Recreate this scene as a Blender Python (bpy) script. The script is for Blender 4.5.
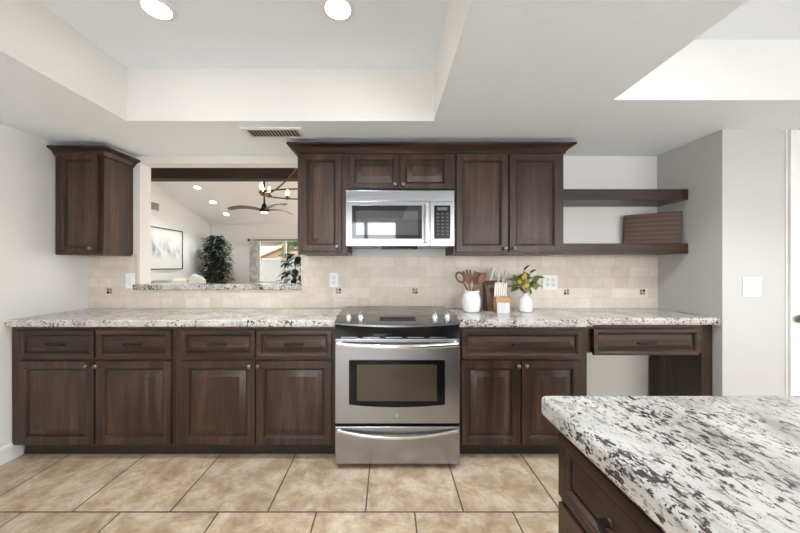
import bpy, bmesh, math, random
from mathutils import Vector, Matrix
PI = math.pi
random.seed(7)
for o in list(bpy.data.objects):
    bpy.data.objects.remove(o)
sc = bpy.context.scene
COL = sc.collection

# ------------------------------------------------------------------ camera, sky, exposure
F, CX, CY, H = 316.0, 388.0, 266.0, 1.24
cam_data = bpy.data.cameras.new('camera')
cam_data.sensor_width = 36.0
cam_data.lens = F / 800 * 36
cam_data.shift_x = (400 - CX) / 800
cam_data.shift_y = -(266.5 - CY) / 800
cam_data.clip_start = 0.02
cam = bpy.data.objects.new('camera', cam_data)
COL.objects.link(cam)
cam.location = (0, 0, H)
cam.rotation_euler = (PI / 2, 0, 0)
sc.camera = cam

world = bpy.data.worlds.new('sky')
sc.world = world
world.use_nodes = True
wn = world.node_tree.nodes
wl = world.node_tree.links
bg = wn['Background']
bg.inputs['Strength'].default_value = 4.6
tc = wn.new('ShaderNodeTexCoord')
sx = wn.new('ShaderNodeSeparateXYZ')
rp = wn.new('ShaderNodeValToRGB')
rp.color_ramp.elements[0].position = 0.47
rp.color_ramp.elements[0].color = (0.40, 0.42, 0.44, 1)
rp.color_ramp.elements[1].position = 0.53
rp.color_ramp.elements[1].color = (1.0, 0.975, 0.945, 1)
e = rp.color_ramp.elements.new(1.0)
e.color = (0.80, 0.90, 1.0, 1)
mr = wn.new('ShaderNodeMapRange')
mr.inputs['From Min'].default_value = -1
wl.new(tc.outputs['Generated'], sx.inputs[0])
wl.new(sx.outputs['Z'], mr.inputs['Value'])
wl.new(mr.outputs[0], rp.inputs[0])
wl.new(rp.outputs[0], bg.inputs['Color'])

vs = sc.view_settings
vs.view_transform = 'Standard'
vs.look = 'None'
vs.gamma = 1.0
vs.use_curve_mapping = False
vs.exposure = 0.82
try:
    sc.cycles.use_denoising = True
    sc.cycles.max_bounces = 14
    sc.cycles.diffuse_bounces = 8
    sc.cycles.transparent_max_bounces = 12
    sc.cycles.sample_clamp_indirect = 6.0
except Exception:
    pass

sun = bpy.data.lights.new('sun', 'SUN')
sun.energy = 7.0; sun.angle = 0.009; sun.color = (1.0, 0.98, 0.95)
so = bpy.data.objects.new('sun', sun); COL.objects.link(so)
so.rotation_euler = (math.radians(36), 0, math.radians(8))   # high sun behind the viewer, over the patio

def portal(loc, rot, w, h):
    """daylight portal standing in a window opening (guides sky sampling only)"""
    l = bpy.data.lights.new('window_daylight', 'AREA')
    l.shape = 'RECTANGLE'; l.size = w; l.size_y = h
    l.cycles.is_portal = True
    o = bpy.data.objects.new('window_daylight', l)
    o.location = loc; o.rotation_euler = rot
    COL.objects.link(o)
REAR = -3.2
portal((-0.925, REAR - 0.06, 1.18), (PI / 2, 0, 0), 2.37, 2.34)
portal((2.9, REAR - 0.06, 1.33), (PI / 2, 0, 0), 3.8, 2.06)
portal((5.06, -0.6, 1.2), (0, PI / 2, 0), 1.8, 2.4)
portal((-2.78, 8.55, 1.365), (-PI / 2, 0, 0), 1.48, 1.21)
portal((3.56, 5.3, 1.3), (0, PI / 2, 0), 2.0, 3.6)

# ------------------------------------------------------------------ helpers
def PX(px, py, d):
    return Vector(((px - CX) * d / F, d, H - (py - CY) * d / F))
def pxx(px, d): return (px - CX) * d / F
def pzz(py, d): return H - (py - CY) * d / F

class MB:
    def __init__(self):
        self.bm = bmesh.new()
    def box(self, x0, x1, y0, y1, z0, z1, bev=0.0, seg=2, rot=None):
        t = bmesh.new()
        c = Vector(((x0 + x1) / 2, (y0 + y1) / 2, (z0 + z1) / 2))
        bmesh.ops.create_cube(t, size=1)
        for v in t.verts:
            v.co = Vector((v.co.x * abs(x1 - x0), v.co.y * abs(y1 - y0), v.co.z * abs(z1 - z0)))
        if bev > 0:
            bmesh.ops.bevel(t, geom=list(t.edges), offset=bev, segments=seg, affect='EDGES', profile=0.5)
        m = Matrix.Translation(c) @ (rot.to_4x4() if rot else Matrix.Identity(4))
        self._merge(t, m)
        return self
    def _merge(self, t, m=None):
        me = bpy.data.meshes.new('tmp')
        if m is not None:
            bmesh.ops.transform(t, matrix=m, verts=t.verts)
        t.to_mesh(me); t.free()
        self.bm.from_mesh(me)
        bpy.data.meshes.remove(me)
    def poly_prism(self, pts, axis, a0, a1):
        """extrude a 2D polygon; axis 'x': pts=(y,z), 'y': pts=(x,z), 'z': pts=(x,y)"""
        def mk(p, a):
            return {'x': (a, p[0], p[1]), 'y': (p[0], a, p[1]), 'z': (p[0], p[1], a)}[axis]
        A = [self.bm.verts.new(mk(p, a0)) for p in pts]
        B = [self.bm.verts.new(mk(p, a1)) for p in pts]
        n = len(pts)
        self.bm.faces.new(A); self.bm.faces.new(B[::-1])
        for i in range(n):
            self.bm.faces.new((A[i], B[i], B[(i + 1) % n], A[(i + 1) % n]))
        return self
    def tube(self, pts, r, n=10, cap=True):
        pts = [Vector(p) for p in pts]
        rr = r if isinstance(r, (list, tuple)) else [r] * len(pts)
        rings = []
        up = None
        for i, p in enumerate(pts):
            d = (pts[min(i + 1, len(pts) - 1)] - pts[max(i - 1, 0)]).normalized()
            if up is None:
                up = Vector((0, 0, 1)) if abs(d.z) < 0.9 else Vector((1, 0, 0))
            a = d.cross(up).normalized(); b = a.cross(d).normalized(); up = b
            rings.append([self.bm.verts.new(p + (a * math.cos(2 * PI * k / n) + b * math.sin(2 * PI * k / n)) * rr[i]) for k in range(n)])
        for A, B in zip(rings, rings[1:]):
            for k in range(n):
                self.bm.faces.new((A[k], A[(k + 1) % n], B[(k + 1) % n], B[k]))
        if cap:
            self.bm.faces.new(rings[0][::-1]); self.bm.faces.new(rings[-1])
        return self
    def lathe(self, prof, c=(0, 0, 0), axis='z', n=32, rib=0, ribamp=0.0):
        """prof = [(r, h)...] revolved round axis through c; axis z, or y- (towards the viewer)"""
        c = Vector(c)
        rings = []
        for r, h in prof:
            ring = []
            for k in range(n):
                a = 2 * PI * k / n
                q = r * (1 + ribamp * math.cos(rib * a)) if rib else r
                u, v = q * math.cos(a), q * math.sin(a)
                p = {'z': (u, v, h), '-y': (u, -h, v), '-x': (-h, u, v)}[axis]
                ring.append(self.bm.verts.new(c + Vector(p)))
            rings.append(ring)
        for A, B in zip(rings, rings[1:]):
            for k in range(n):
                self.bm.faces.new((A[k], A[(k + 1) % n], B[(k + 1) % n], B[k]))
        if prof[0][0] > 1e-5: self.bm.faces.new(rings[0][::-1])
        if prof[-1][0] > 1e-5: self.bm.faces.new(rings[-1])
        return self
    def ball(self, c, r, sc3=(1, 1, 1), rot=None, u=16, v=10):
        t = bmesh.new()
        bmesh.ops.create_uvsphere(t, u_segments=u, v_segments=v, radius=r)
        m = Matrix.Translation(Vector(c)) @ (rot.to_4x4() if rot else Matrix.Identity(4)) @ Matrix.Diagonal((*sc3, 1))
        self._merge(t, m)
        return self
    def raised(self, o, u, v, n, w, h, fw=0.055, t=0.02, flat=False):
        """raised-panel front: o = lower-left back corner, u,v in-plane unit vectors, n outward"""
        o, u, v, n = Vector(o), Vector(u), Vector(v), Vector(n)
        k = min(0.034, max(0.012, (min(w, h) - 2 * fw) * 0.27))
        prof = [(0, 0, 0), (0, t - 0.004, 0), (0.0015, t - 0.0012, 0), (0.005, t, 0), (fw - 0.014, t, 0), (fw - 0.010, t - 0.003, 1),
                (fw - 0.006, t - 0.003, 0), (fw - 0.001, t - 0.013, 1), (fw + 0.003, t - 0.0145, 1), (fw + 0.005, t - 0.0135, 0), (fw + 0.005 + k, t - 0.001, 0), (fw + 0.007 + k, t - 0.001, 0)]
        rings = []
        for ins, z, g in prof:
            rings.append([self.bm.verts.new(o + u * a + v * b + n * z) for a, b in
                          ((ins, ins), (w - ins, ins), (w - ins, h - ins), (ins, h - ins))])
        for q, (A, B) in enumerate(zip(rings, rings[1:])):
            for i in range(4):
                f = self.bm.faces.new((A[i], A[(i + 1) % 4], B[(i + 1) % 4], B[i]))
                f.material_index = 1 if prof[q][2] else 0
        self.bm.faces.new(rings[0][::-1]); self.bm.faces.new(rings[-1])
        return self
    def leaf(self, p, d, up, L, W, bend=0.15):
        p, d = Vector(p), Vector(d).normalized()
        s = d.cross(Vector(up))
        if s.length < 1e-4: s = d.cross(Vector((1, 0.3, 0)))
        s.normalize(); nn = s.cross(d).normalized()
        rows = [(0, 0.0, 0), (0.25, 0.8, 0.05), (0.55, 1.0, 0.0), (0.82, 0.6, -0.5), (1.0, 0.0, -1)]
        mid, lf, rt = [], [], []
        for a, w, b in rows:
            c = p + d * L * a + nn * (b * bend * L)
            mid.append(self.bm.verts.new(c))
            if w > 0:
                lf.append(self.bm.verts.new(c + s * W * w / 2 + nn * W * 0.12)); rt.append(self.bm.verts.new(c - s * W * w / 2 + nn * W * 0.12))
            else:
                lf.append(mid[-1]); rt.append(mid[-1])
        for i in range(4):
            for a, flip in ((lf, 0), (rt, 1)):
                vs_ = []
                for q in (mid[i], mid[i + 1], a[i + 1], a[i]):
                    if q not in vs_: vs_.append(q)
                if len(vs_) >= 3: self.bm.faces.new(vs_ if not flip else vs_[::-1])
        return self

def world_loc(o):
    v = Vector((0, 0, 0))
    while o is not None:
        v += o.location; o = o.parent
    return v
def smooth_by_angle(me, deg=35):
    me.shade_smooth()
    bm = bmesh.new(); bm.from_mesh(me)
    for ed in bm.edges:
        if len(ed.link_faces) == 2:
            ed.smooth = ed.calc_face_angle(0) < math.radians(deg)
    bm.to_mesh(me); bm.free()
def obj(name, mb, mat, parent=None, smooth=True, recalc=True, local=False, loc=None):
    if recalc: bmesh.ops.recalc_face_normals(mb.bm, faces=mb.bm.faces)
    me = bpy.data.meshes.new(name)
    mb.bm.to_mesh(me); mb.bm.free()
    for m in (mat if isinstance(mat, (list, tuple)) else [mat]): me.materials.append(m)
    if smooth: smooth_by_angle(me)
    o = bpy.data.objects.new(name, me)
    if smooth and recalc:
        wnm = o.modifiers.new('face_weighted_normals', 'WEIGHTED_NORMAL'); wnm.keep_sharp = True; wnm.weight = 80
    COL.objects.link(o)
    if loc is not None:
        o.location = loc
        if not local: me.transform(Matrix.Translation(-Vector(loc)))
    if parent is not None:
        o.parent = parent
        if not local: me.transform(Matrix.Translation(-world_loc(parent)))
    return o
def tag(o, label, cat, group=None, kind=None):
    o['label'] = label; o['category'] = cat
    if group: o['group'] = group
    if kind: o['kind'] = kind
    return o
def thing(name, label, cat, loc=(0, 0, 0), group=None):
    o = bpy.data.objects.new(name, None)
    o.empty_display_size = 0.05
    COL.objects.link(o); o.location = loc
    return tag(o, label, cat, group)
def struct(name, mb, mat, parent=None, smooth=False, label=None, cat=None):
    o = obj(name, mb, mat, parent, smooth)
    if parent is None:
        o['kind'] = 'structure'
        tag(o, label or name.replace('_', ' '), cat or name.split('_')[0], kind='structure')
    return o

# ------------------------------------------------------------------ materials
def new_mat(name):
    m = bpy.data.materials.new(name); m.use_nodes = True
    nt = m.node_tree
    return m, nt, nt.nodes['Principled BSDF']
def nd(nt, t, **kw):
    n = nt.nodes.new(t)
    for k, v in kw.items(): setattr(n, k, v)
    return n
def ramp(nt, fac, stops, interp='LINEAR'):
    r = nd(nt, 'ShaderNodeValToRGB')
    r.color_ramp.interpolation = interp
    cr = r.color_ramp
    cr.elements[0].position, cr.elements[0].color = stops[0][0], (*stops[0][1], 1)
    cr.elements[1].position, cr.elements[1].color = stops[-1][0], (*stops[-1][1], 1)
    for p, c in stops[1:-1]:
        e = cr.elements.new(p); e.color = (*c, 1)
    nt.links.new(fac, r.inputs[0])
    return r.outputs[0]
def coords(nt, scale=(1, 1, 1), rot=(0, 0, 0), loc=(0, 0, 0)):
    t = nd(nt, 'ShaderNodeTexCoord'); m = nd(nt, 'ShaderNodeMapping')
    m.inputs['Scale'].default_value = scale; m.inputs['Rotation'].default_value = rot; m.inputs['Location'].default_value = loc
    nt.links.new(t.outputs['Object'], m.inputs[0])
    return m.outputs[0]
def noise(nt, vec, scale, detail=4, rough=0.55, dist=0.0):
    n = nd(nt, 'ShaderNodeTexNoise')
    n.inputs['Scale'].default_value = scale; n.inputs['Detail'].default_value = detail
    n.inputs['Roughness'].default_value = rough; n.inputs['Distortion'].default_value = dist
    nt.links.new(vec, n.inputs['Vector'])
    return n.outputs['Fac']
def mixc(nt, fac, a, b, mode='MIX'):
    m = nd(nt, 'ShaderNodeMix', data_type='RGBA', blend_type=mode)
    for s, v in ((m.inputs['Factor'], fac), (m.inputs['A'], a), (m.inputs['B'], b)):
        if isinstance(v, (int, float)): s.default_value = v
        elif isinstance(v, tuple): s.default_value = (*v, 1) if len(v) == 3 else v
        else: nt.links.new(v, s)
    return m.outputs['Result']
def bump(nt, bsdf, h, strength=0.2, dist=0.002):
    b = nd(nt, 'ShaderNodeBump'); b.inputs['Strength'].default_value = strength; b.inputs['Distance'].default_value = dist
    nt.links.new(h, b.inputs['Height']); nt.links.new(b.outputs[0], bsdf.inputs['Normal'])
def plain(name, col, rough=0.5, metal=0.0, spec=0.5, coat=0.0, ior=1.5):
    m, nt, b = new_mat(name)
    b.inputs['Base Color'].default_value = (*col, 1); b.inputs['Roughness'].default_value = rough
    b.inputs['Metallic'].default_value = metal; b.inputs['Specular IOR Level'].default_value = spec
    b.inputs['Coat Weight'].default_value = coat; b.inputs['IOR'].default_value = ior
    v = noise(nt, coords(nt), 9, 3)
    c = mixc(nt, v, tuple(x * 0.95 for x in col), tuple(min(1, x * 1.05) for x in col))
    nt.links.new(c, b.inputs['Base Color'])
    return m
def paint(name, col, bs=0.06, scale=220, rough=0.7):
    m, nt, b = new_mat(name)
    b.inputs['Base Color'].default_value = (*col, 1); b.inputs['Roughness'].default_value = rough
    b.inputs['Specular IOR Level'].default_value = 0.3
    v = coords(nt)
    bump(nt, b, noise(nt, v, scale, 3), bs, 0.004)
    return m
def wood(name, grain, dark, mid, lite, rough=0.42, coat=0.22):
    m, nt, b = new_mat(name)
    s = {'z': (9, 9, 0.7), 'x': (0.7, 9, 9), 'y': (9, 0.7, 9)}[grain]
    v = coords(nt, s)
    oi = nd(nt, 'ShaderNodeObjectInfo')
    add = nd(nt, 'ShaderNodeVectorMath', operation='ADD')
    mul = nd(nt, 'ShaderNodeVectorMath', operation='SCALE'); mul.inputs['Scale'].default_value = 13.0
    cmb = nd(nt, 'ShaderNodeCombineXYZ')
    for i in range(3): nt.links.new(oi.outputs['Random'], cmb.inputs[i])
    nt.links.new(cmb.outputs[0], mul.inputs[0]); nt.links.new(v, add.inputs[0]); nt.links.new(mul.outputs[0], add.inputs[1])
    v = add.outputs[0]
    n1 = noise(nt, v, 1.6, 5, 0.6, 0.6)
    n2 = noise(nt, v, 9, 4, 0.6)
    c = ramp(nt, n1, [(0.30, dark), (0.50, mid), (0.70, lite)])
    c2 = ramp(nt, n2, [(0.32, (0.55, 0.55, 0.55)), (0.62, (1.2, 1.2, 1.2))])
    c = mixc(nt, 0.7, c, c2, 'MULTIPLY')
    nt.links.new(c, b.inputs['Base Color'])
    b.inputs['Roughness'].default_value = rough
    b.inputs['Coat Weight'].default_value = coat; b.inputs['Coat Roughness'].default_value = 0.22; b.inputs['Specular IOR Level'].default_value = 0.38
    bump(nt, b, n2, 0.05, 0.001)
    return m
def granite(name, scale=1.0, rot=0.5, stretch=1.0, tone=1.0):
    m, nt, b = new_mat(name)
    v = coords(nt, (scale, scale * stretch, scale), (0, 0, rot))
    big = noise(nt, v, 5, 4, 0.6, 0.6)
    c = ramp(nt, big, [(0.32, (0.36, 0.335, 0.315)), (0.47, (0.53, 0.51, 0.485)), (0.65, (0.63, 0.61, 0.585))])
    # grey translucent patches
    g = noise(nt, v, 34, 6, 0.68, 0.8)
    gm = ramp(nt, g, [(0.54, (0, 0, 0)), (0.64, (1, 1, 1))])
    c = mixc(nt, gm, c, (0.29, 0.265, 0.255))
    f1 = noise(nt, v, 95, 4, 0.65)
    fm_ = ramp(nt, f1, [(0.57, (0, 0, 0)), (0.63, (1, 1, 1))])
    c = mixc(nt, fm_, c, (0.20, 0.175, 0.17))
    # black-brown flakes, clustered
    k = noise(nt, v, 60, 5, 0.62, 0.5)
    cl = noise(nt, v, 7, 3, 0.6)
    ad = nd(nt, 'ShaderNodeMath', operation='MULTIPLY_ADD')
    nt.links.new(cl, ad.inputs[0]); ad.inputs[1].default_value = 0.55; nt.links.new(k, ad.inputs[2])
    km = ramp(nt, ad.outputs[0], [(0.845, (0, 0, 0)), (0.885, (1, 1, 1))])
    c = mixc(nt, km, c, (0.045, 0.035, 0.038))
    # rust flecks
    r = noise(nt, v, 60, 3, 0.6)
    rm = ramp(nt, r, [(0.66, (0, 0, 0)), (0.71, (1, 1, 1))])
    c = mixc(nt, rm, c, (0.26, 0.17, 0.14))
    c = mixc(nt, 1.0, c, (tone, tone * .985, tone * .96), 'MULTIPLY')
    nt.links.new(c, b.inputs['Base Color'])
    b.inputs['Roughness'].default_value = 0.14
    b.inputs['Specular IOR Level'].default_value = 0.5
    return m
def steel(name, col=(0.37, 0.385, 0.41), rough=0.26, axis='x'):
    m, nt, b = new_mat(name)
    v = coords(nt, {'x': (1.5, 400, 400), 'z': (400, 400, 1.5)}[axis])
    n = noise(nt, v, 1.0, 3)
    c = mixc(nt, n, tuple(x * 0.93 for x in col), tuple(min(1, x * 1.05) for x in col))
    nt.links.new(c, b.inputs['Base Color'])
    b.inputs['Metallic'].default_value = 1.0
    b.inputs['Roughness'].default_value = rough
    b.inputs['Anisotropic'].default_value = 0.5
    bump(nt, b, n, 0.015, 0.001)
    return m
def emit(name, col, st):
    m, nt, b = new_mat(name)
    b.inputs['Base Color'].default_value = (*col, 1)
    b.inputs['Emission Color'].default_value = (*col, 1); b.inputs['Emission Strength'].default_value = st
    return m
def window_glass(name):
    m, nt, b = new_mat(name)
    tr = nd(nt, 'ShaderNodeBsdfTransparent'); gl = nd(nt, 'ShaderNodeBsdfGlossy'); gl.inputs['Roughness'].default_value = 0.02
    fr = nd(nt, 'ShaderNodeFresnel'); fr.inputs['IOR'].default_value = 1.45
    mx = nd(nt, 'ShaderNodeMixShader')
    nt.links.new(fr.outputs[0], mx.inputs[0]); nt.links.new(tr.outputs[0], mx.inputs[1]); nt.links.new(gl.outputs[0], mx.inputs[2])
    nt.links.new(mx.outputs[0], nt.nodes['Material Output'].inputs['Surface'])
    return m

WALL = paint('wall_paint', (0.82, 0.815, 0.805))
WALLW = paint('white_wall_paint', (0.78, 0.77, 0.75))
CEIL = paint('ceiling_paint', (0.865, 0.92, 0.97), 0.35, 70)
TRIM = plain('white_trim_paint', (0.82, 0.82, 0.81), 0.4)
DK, MD, LT = (0.013, 0.0056, 0.0034), (0.036, 0.0150, 0.0078), (0.082, 0.040, 0.0240)
WOODV = wood('espresso_wood_upright', 'z', DK, MD, LT)
WOODH = wood('espresso_wood_level', 'x', DK, MD, LT)
WOODY = wood('espresso_wood_deep', 'y', DK, MD, LT, .5, 0.0)
GLAZE = plain('dark_glaze', (0.010, 0.006, 0.005), 0.4)
BEAM = wood('beam_wood', 'x', (0.012, 0.008, 0.006), (0.022, 0.014, 0.010), (0.035, 0.022, 0.016), 0.6, 0.0)
TOE = plain('toe_kick_brown', (0.018, 0.011, 0.008), 0.6)
GRAN = granite('speckled_granite', 1.15, 0.35, 1.0)
GRANI = granite('island_granite', 1.55, 0.35, 0.5, 0.84)
STEEL = steel('brushed_steel')
STEELV = steel('brushed_steel_upright', axis='z')
BRIGHT = plain('polished_steel', (0.75, 0.74, 0.72), 0.12, 1.0)
PEWTER = plain('pewter_metal', (0.20, 0.18, 0.165), 0.3, 1.0)
BRONZE = plain('dark_bronze', (0.035, 0.030, 0.028), 0.35, 0.8)
BLACKG = plain('black_glass', (0.004, 0.004, 0.005), 0.06, 0.0, 0.2)
COOKG = plain('cooktop_glass', (0.012, 0.012, 0.012), 0.05, 0.0, 0.8, 0.0, 1.7)
BLACKP = plain('black_enamel', (0.008, 0.008, 0.009), 0.2, 0, 0.22)
MIRGL = plain('tinted_oven_glass', (0.07, 0.058, 0.042), 0.05, 0.4)
MWGL = plain('tinted_microwave_glass', (0.17, 0.18, 0.19), 0.04, 0.75)
GRAPH = plain('graphite_panel', (0.30, 0.30, 0.295), 0.22, 0.85)
MWFR = plain('microwave_window_border', (0.07, 0.075, 0.085), 0.04, 0.8)
WHITEP = plain('white_plastic', (0.84, 0.85, 0.86), 0.35)
SLOT = plain('grey_slot', (0.30, 0.31, 0.32), 0.5)
CERAM = plain('white_glazed_ceramic', (0.82, 0.82, 0.82), 0.18, 0, 0.5, 0.3)
WOODSP = wood('utensil_wood', 'z', (0.09, 0.04, 0.022), (0.16, 0.075, 0.04), (0.24, 0.12, 0.065), 0.5, 0.0)
WOODDK = wood('walnut_block', 'z', (0.07, 0.03, 0.018), (0.12, 0.055, 0.032), (0.17, 0.08, 0.046), 0.45, 0.1)
WOODTAN = wood('tan_block_wood', 'x', (0.36, 0.20, 0.11), (0.45, 0.26, 0.15), (0.54, 0.34, 0.2), 0.5, 0.0)
IVORY = plain('ivory_handle', (0.80, 0.77, 0.71), 0.3)
LEAFL = plain('lemon_leaf_green', (0.17, 0.23, 0.075), 0.4)
LEAFD = plain('ficus_leaf_green', (0.020, 0.036, 0.022), 0.65, 0, 0.25)
LEMON = plain('lemon_yellow', (0.62, 0.38, 0.05), 0.45)
TWIG = plain('twig_brown', (0.10, 0.065, 0.04), 0.7)
BULB = emit('warm_bulb_glow', (1.0, 0.80, 0.55), 14.0)
CANL = emit('can_light_glow', (1.0, 0.98, 0.95), 24.0)
GLASS = window_glass('clear_window_glass')

def floor_mat():
    m, nt, b = new_mat('travertine_floor_tile')
    v = coords(nt, (1, 1, 1), (0, 0, 0), (0.113 + 0.247 + 4.94, -1.593 + 4.95, 0))
    br = nd(nt, 'ShaderNodeTexBrick'); br.offset = 0.5; br.offset_frequency = 2; br.squash = 1.0
    br.inputs['Scale'].default_value = 1.0; br.inputs['Brick Width'].default_value = 0.494; br.inputs['Row Height'].default_value = 0.495
    br.inputs['Mortar Size'].default_value = 0.0042; br.inputs['Mortar Smooth'].default_value = 0.1; br.inputs['Bias'].default_value = 0.0
    br.inputs['Color1'].default_value = (0.92, 0.92, 0.92, 1); br.inputs['Color2'].default_value = (1.06, 1.06, 1.06, 1); br.inputs['Mortar'].default_value = (1, 1, 1, 1)
    nt.links.new(v, br.inputs['Vector'])
    w = coords(nt)
    n1 = noise(nt, w, 6.5, 9, 0.72, 0.35); n2 = noise(nt, w, 30, 8, 0.74, 0.3)
    c = ramp(nt, n1, [(0.32, (0.29, 0.192, 0.120)), (0.48, (0.45, 0.33, 0.226)), (0.62, (0.61, 0.495, 0.38))])
    c2 = ramp(nt, n2, [(0.3, (0.78, 0.76, 0.74)), (0.68, (1.12, 1.12, 1.12))])
    c = mixc(nt, 0.75, c, c2, 'MULTIPLY')
    c = mixc(nt, 1.0, c, br.outputs['Color'], 'MULTIPLY')
    c = mixc(nt, br.outputs['Fac'], c, (0.075, 0.058, 0.045))
    nt.links.new(c, b.inputs['Base Color'])
    b.inputs['Roughness'].default_value = 0.38
    inv = nd(nt, 'ShaderNodeMath', operation='SUBTRACT'); inv.inputs[0].default_value = 1.0
    nt.links.new(br.outputs['Fac'], inv.inputs[1])
    bump(nt, b, inv.outputs[0], 0.4, 0.003)
    return m
FLOOR = floor_mat()
def splash_mat():
    m, nt, b = new_mat('cream_travertine_splash_tile')
    v = coords(nt, (1, 1, 1), (PI / 2, 0, 0), (0.03, 0.0, 0))
    t = nd(nt, 'ShaderNodeTexCoord'); s = nd(nt, 'ShaderNodeSeparateXYZ'); cb = nd(nt, 'ShaderNodeCombineXYZ')
    nt.links.new(t.outputs['Object'], s.inputs[0]); nt.links.new(s.outputs['X'], cb.inputs[0]); nt.links.new(s.outputs['Z'], cb.inputs[1])
    br = nd(nt, 'ShaderNodeTexBrick'); br.offset = 0.5; br.squash = 0.66; br.squash_frequency = 2
    br.inputs['Scale'].default_value = 1.0; br.inputs['Brick Width'].default_value = 0.15; br.inputs['Row Height'].default_value = 0.083
    br.inputs['Mortar Size'].default_value = 0.0024; br.inputs['Mortar Smooth'].default_value = 0.3
    br.inputs['Color1'].default_value = (0.635, 0.57, 0.485, 1); br.inputs['Color2'].default_value = (0.725, 0.665, 0.59, 1); br.inputs['Mortar'].default_value = (0.60, 0.53, 0.45, 1)
    nt.links.new(cb.outputs[0], br.inputs['Vector'])
    n = noise(nt, coords(nt), 14, 5, 0.6, 0.4)
    c = mixc(nt, 0.6, br.outputs['Color'], ramp(nt, n, [(0.3, (0.86, 0.84, 0.82)), (0.7, (1.08, 1.08, 1.08))]), 'MULTIPLY')
    nt.links.new(c, b.inputs['Base Color']); b.inputs['Roughness'].default_value = 0.42
    bump(nt, b, br.outputs['Fac'], -0.25, 0.002)
    return m
SPLASH = splash_mat()

# ------------------------------------------------------------------ setting: kitchen shell
BW, LW, RW = 2.56, -2.42, 2.18      # back wall, left wall, alcove side wall
ZS, ZT = 2.131, 2.455               # soffit and tray ceiling heights
OX0, OX1, OZ0, OZ1 = -2.01, -0.705, 1.05, 2.072
struct('floor', MB().box(-5.0, 5.1, REAR - 0.1, 8.6, -0.1, 0.0), FLOOR, label='beige stone look tile floor laid in running bond')
m = MB()
m.box(-4.9, OX0, BW, BW + .12, 0, 2.75); m.box(OX1, 3.6, BW, BW + .12, 0, 2.75)
m.box(OX0, OX1, BW, BW + .12, OZ1, 2.75); m.box(OX0, OX1, BW, BW + .12, 0, OZ0)
struct('wall_back', m, WALLW, label='white back wall with the pass-through opening to the living room')
struct('wall_left', MB().box(LW - .12, LW, REAR, BW, 0, 2.6), WALL, label='plain pale grey wall at the left end of the counter')
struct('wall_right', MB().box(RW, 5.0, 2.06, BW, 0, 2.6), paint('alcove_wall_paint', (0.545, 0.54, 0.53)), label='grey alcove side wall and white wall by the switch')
m = MB()
for a in ((-2.3, -2.2), ): pass
y0, y1 = REAR - .12, REAR
m.box(LW - .12, -2.11, y0, y1, 0, 2.6); m.box(0.26, 1.0, y0, y1, 0, 2.6); m.box(4.8, 5.1, y0, y1, 0, 2.6)
m.box(-2.11, 0.26, y0, y1, 2.36, 2.6); m.box(1.0, 4.8, y0, y1, 2.36, 2.6); m.box(1.0, 4.8, y0, y1, 0, 0.3)
struct('wall_rear', m, WALL, label='rear kitchen wall with patio doors and a wide window')
m = MB()
m.box(5.0, 5.12, REAR - .12, -1.8, 0, 2.6); m.box(5.0, 5.12, 0.6, 2.6, 0, 2.6); m.box(5.0, 5.12, -1.8, .6, 2.1, 2.6); m.box(5.0, 5.12, -1.8, .6, 0, .3)
struct('wall_far_right', m, WALL, label='far right kitchen wall with a side window')
T1 = (-1.604, 0.283, -1.6, 1.942)
T2 = (1.208, 3.4, -1.6, 1.696)
m = MB()
YS = T1[2] - .15
m.box(LW - .12, T1[0], YS, BW, ZS, ZT)
for T in (T1, T2):
    m.box(T[0], T[1], T[3], BW, ZS, ZT); m.box(T[0], T[1], YS, T[2], ZS, ZT)
m.box(T1[1], T2[0], YS, BW, ZS, ZT); m.box(T2[1], 5.12, YS, BW, ZS, ZT)
m.box(LW - .12, 5.12, REAR - .12, BW, ZT, ZT + .1)
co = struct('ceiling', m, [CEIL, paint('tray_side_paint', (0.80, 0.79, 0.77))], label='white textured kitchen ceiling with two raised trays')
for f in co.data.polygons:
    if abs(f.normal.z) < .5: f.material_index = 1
# baseboard on the left wall
m = MB(); m.poly_prism([(LW, 0), (LW + .016, 0), (LW + .016, .085), (LW + .010, .10), (LW, .105)], 'y', REAR, 2.085)
struct('baseboard_left', m, TRIM, label='white baseboard along the left wall')
# tall door at the far right
dx0 = 2.592
d = obj('door_1', MB().box(dx0 + .016, dx0 + .84, 2.045, 2.060, 0.01, ZS - .01, .003), TRIM); tag(d, 'tall white door at the right edge', 'door', kind='structure')
h = MB(); hx, hz = pxx(799.5, 2.03), pzz(319, 2.03)
h.lathe([(0.026, 0), (0.026, .006), (0.01, .010), (0.01, .045), (0.012, .05), (.0, .052)], (hx, 2.03, hz), '-y', 20)
h.tube([(hx, 1.985, hz), (hx + .05, 1.982, hz), (hx + .10, 1.985, hz)], .008)
obj('door_lever', h, PEWTER, d)
struct('trim_1', MB().box(dx0 - .004, dx0 + .004, 2.052, 2.060, 0, ZS, .002), TRIM, label='thin white trim strip beside the right door')

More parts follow.
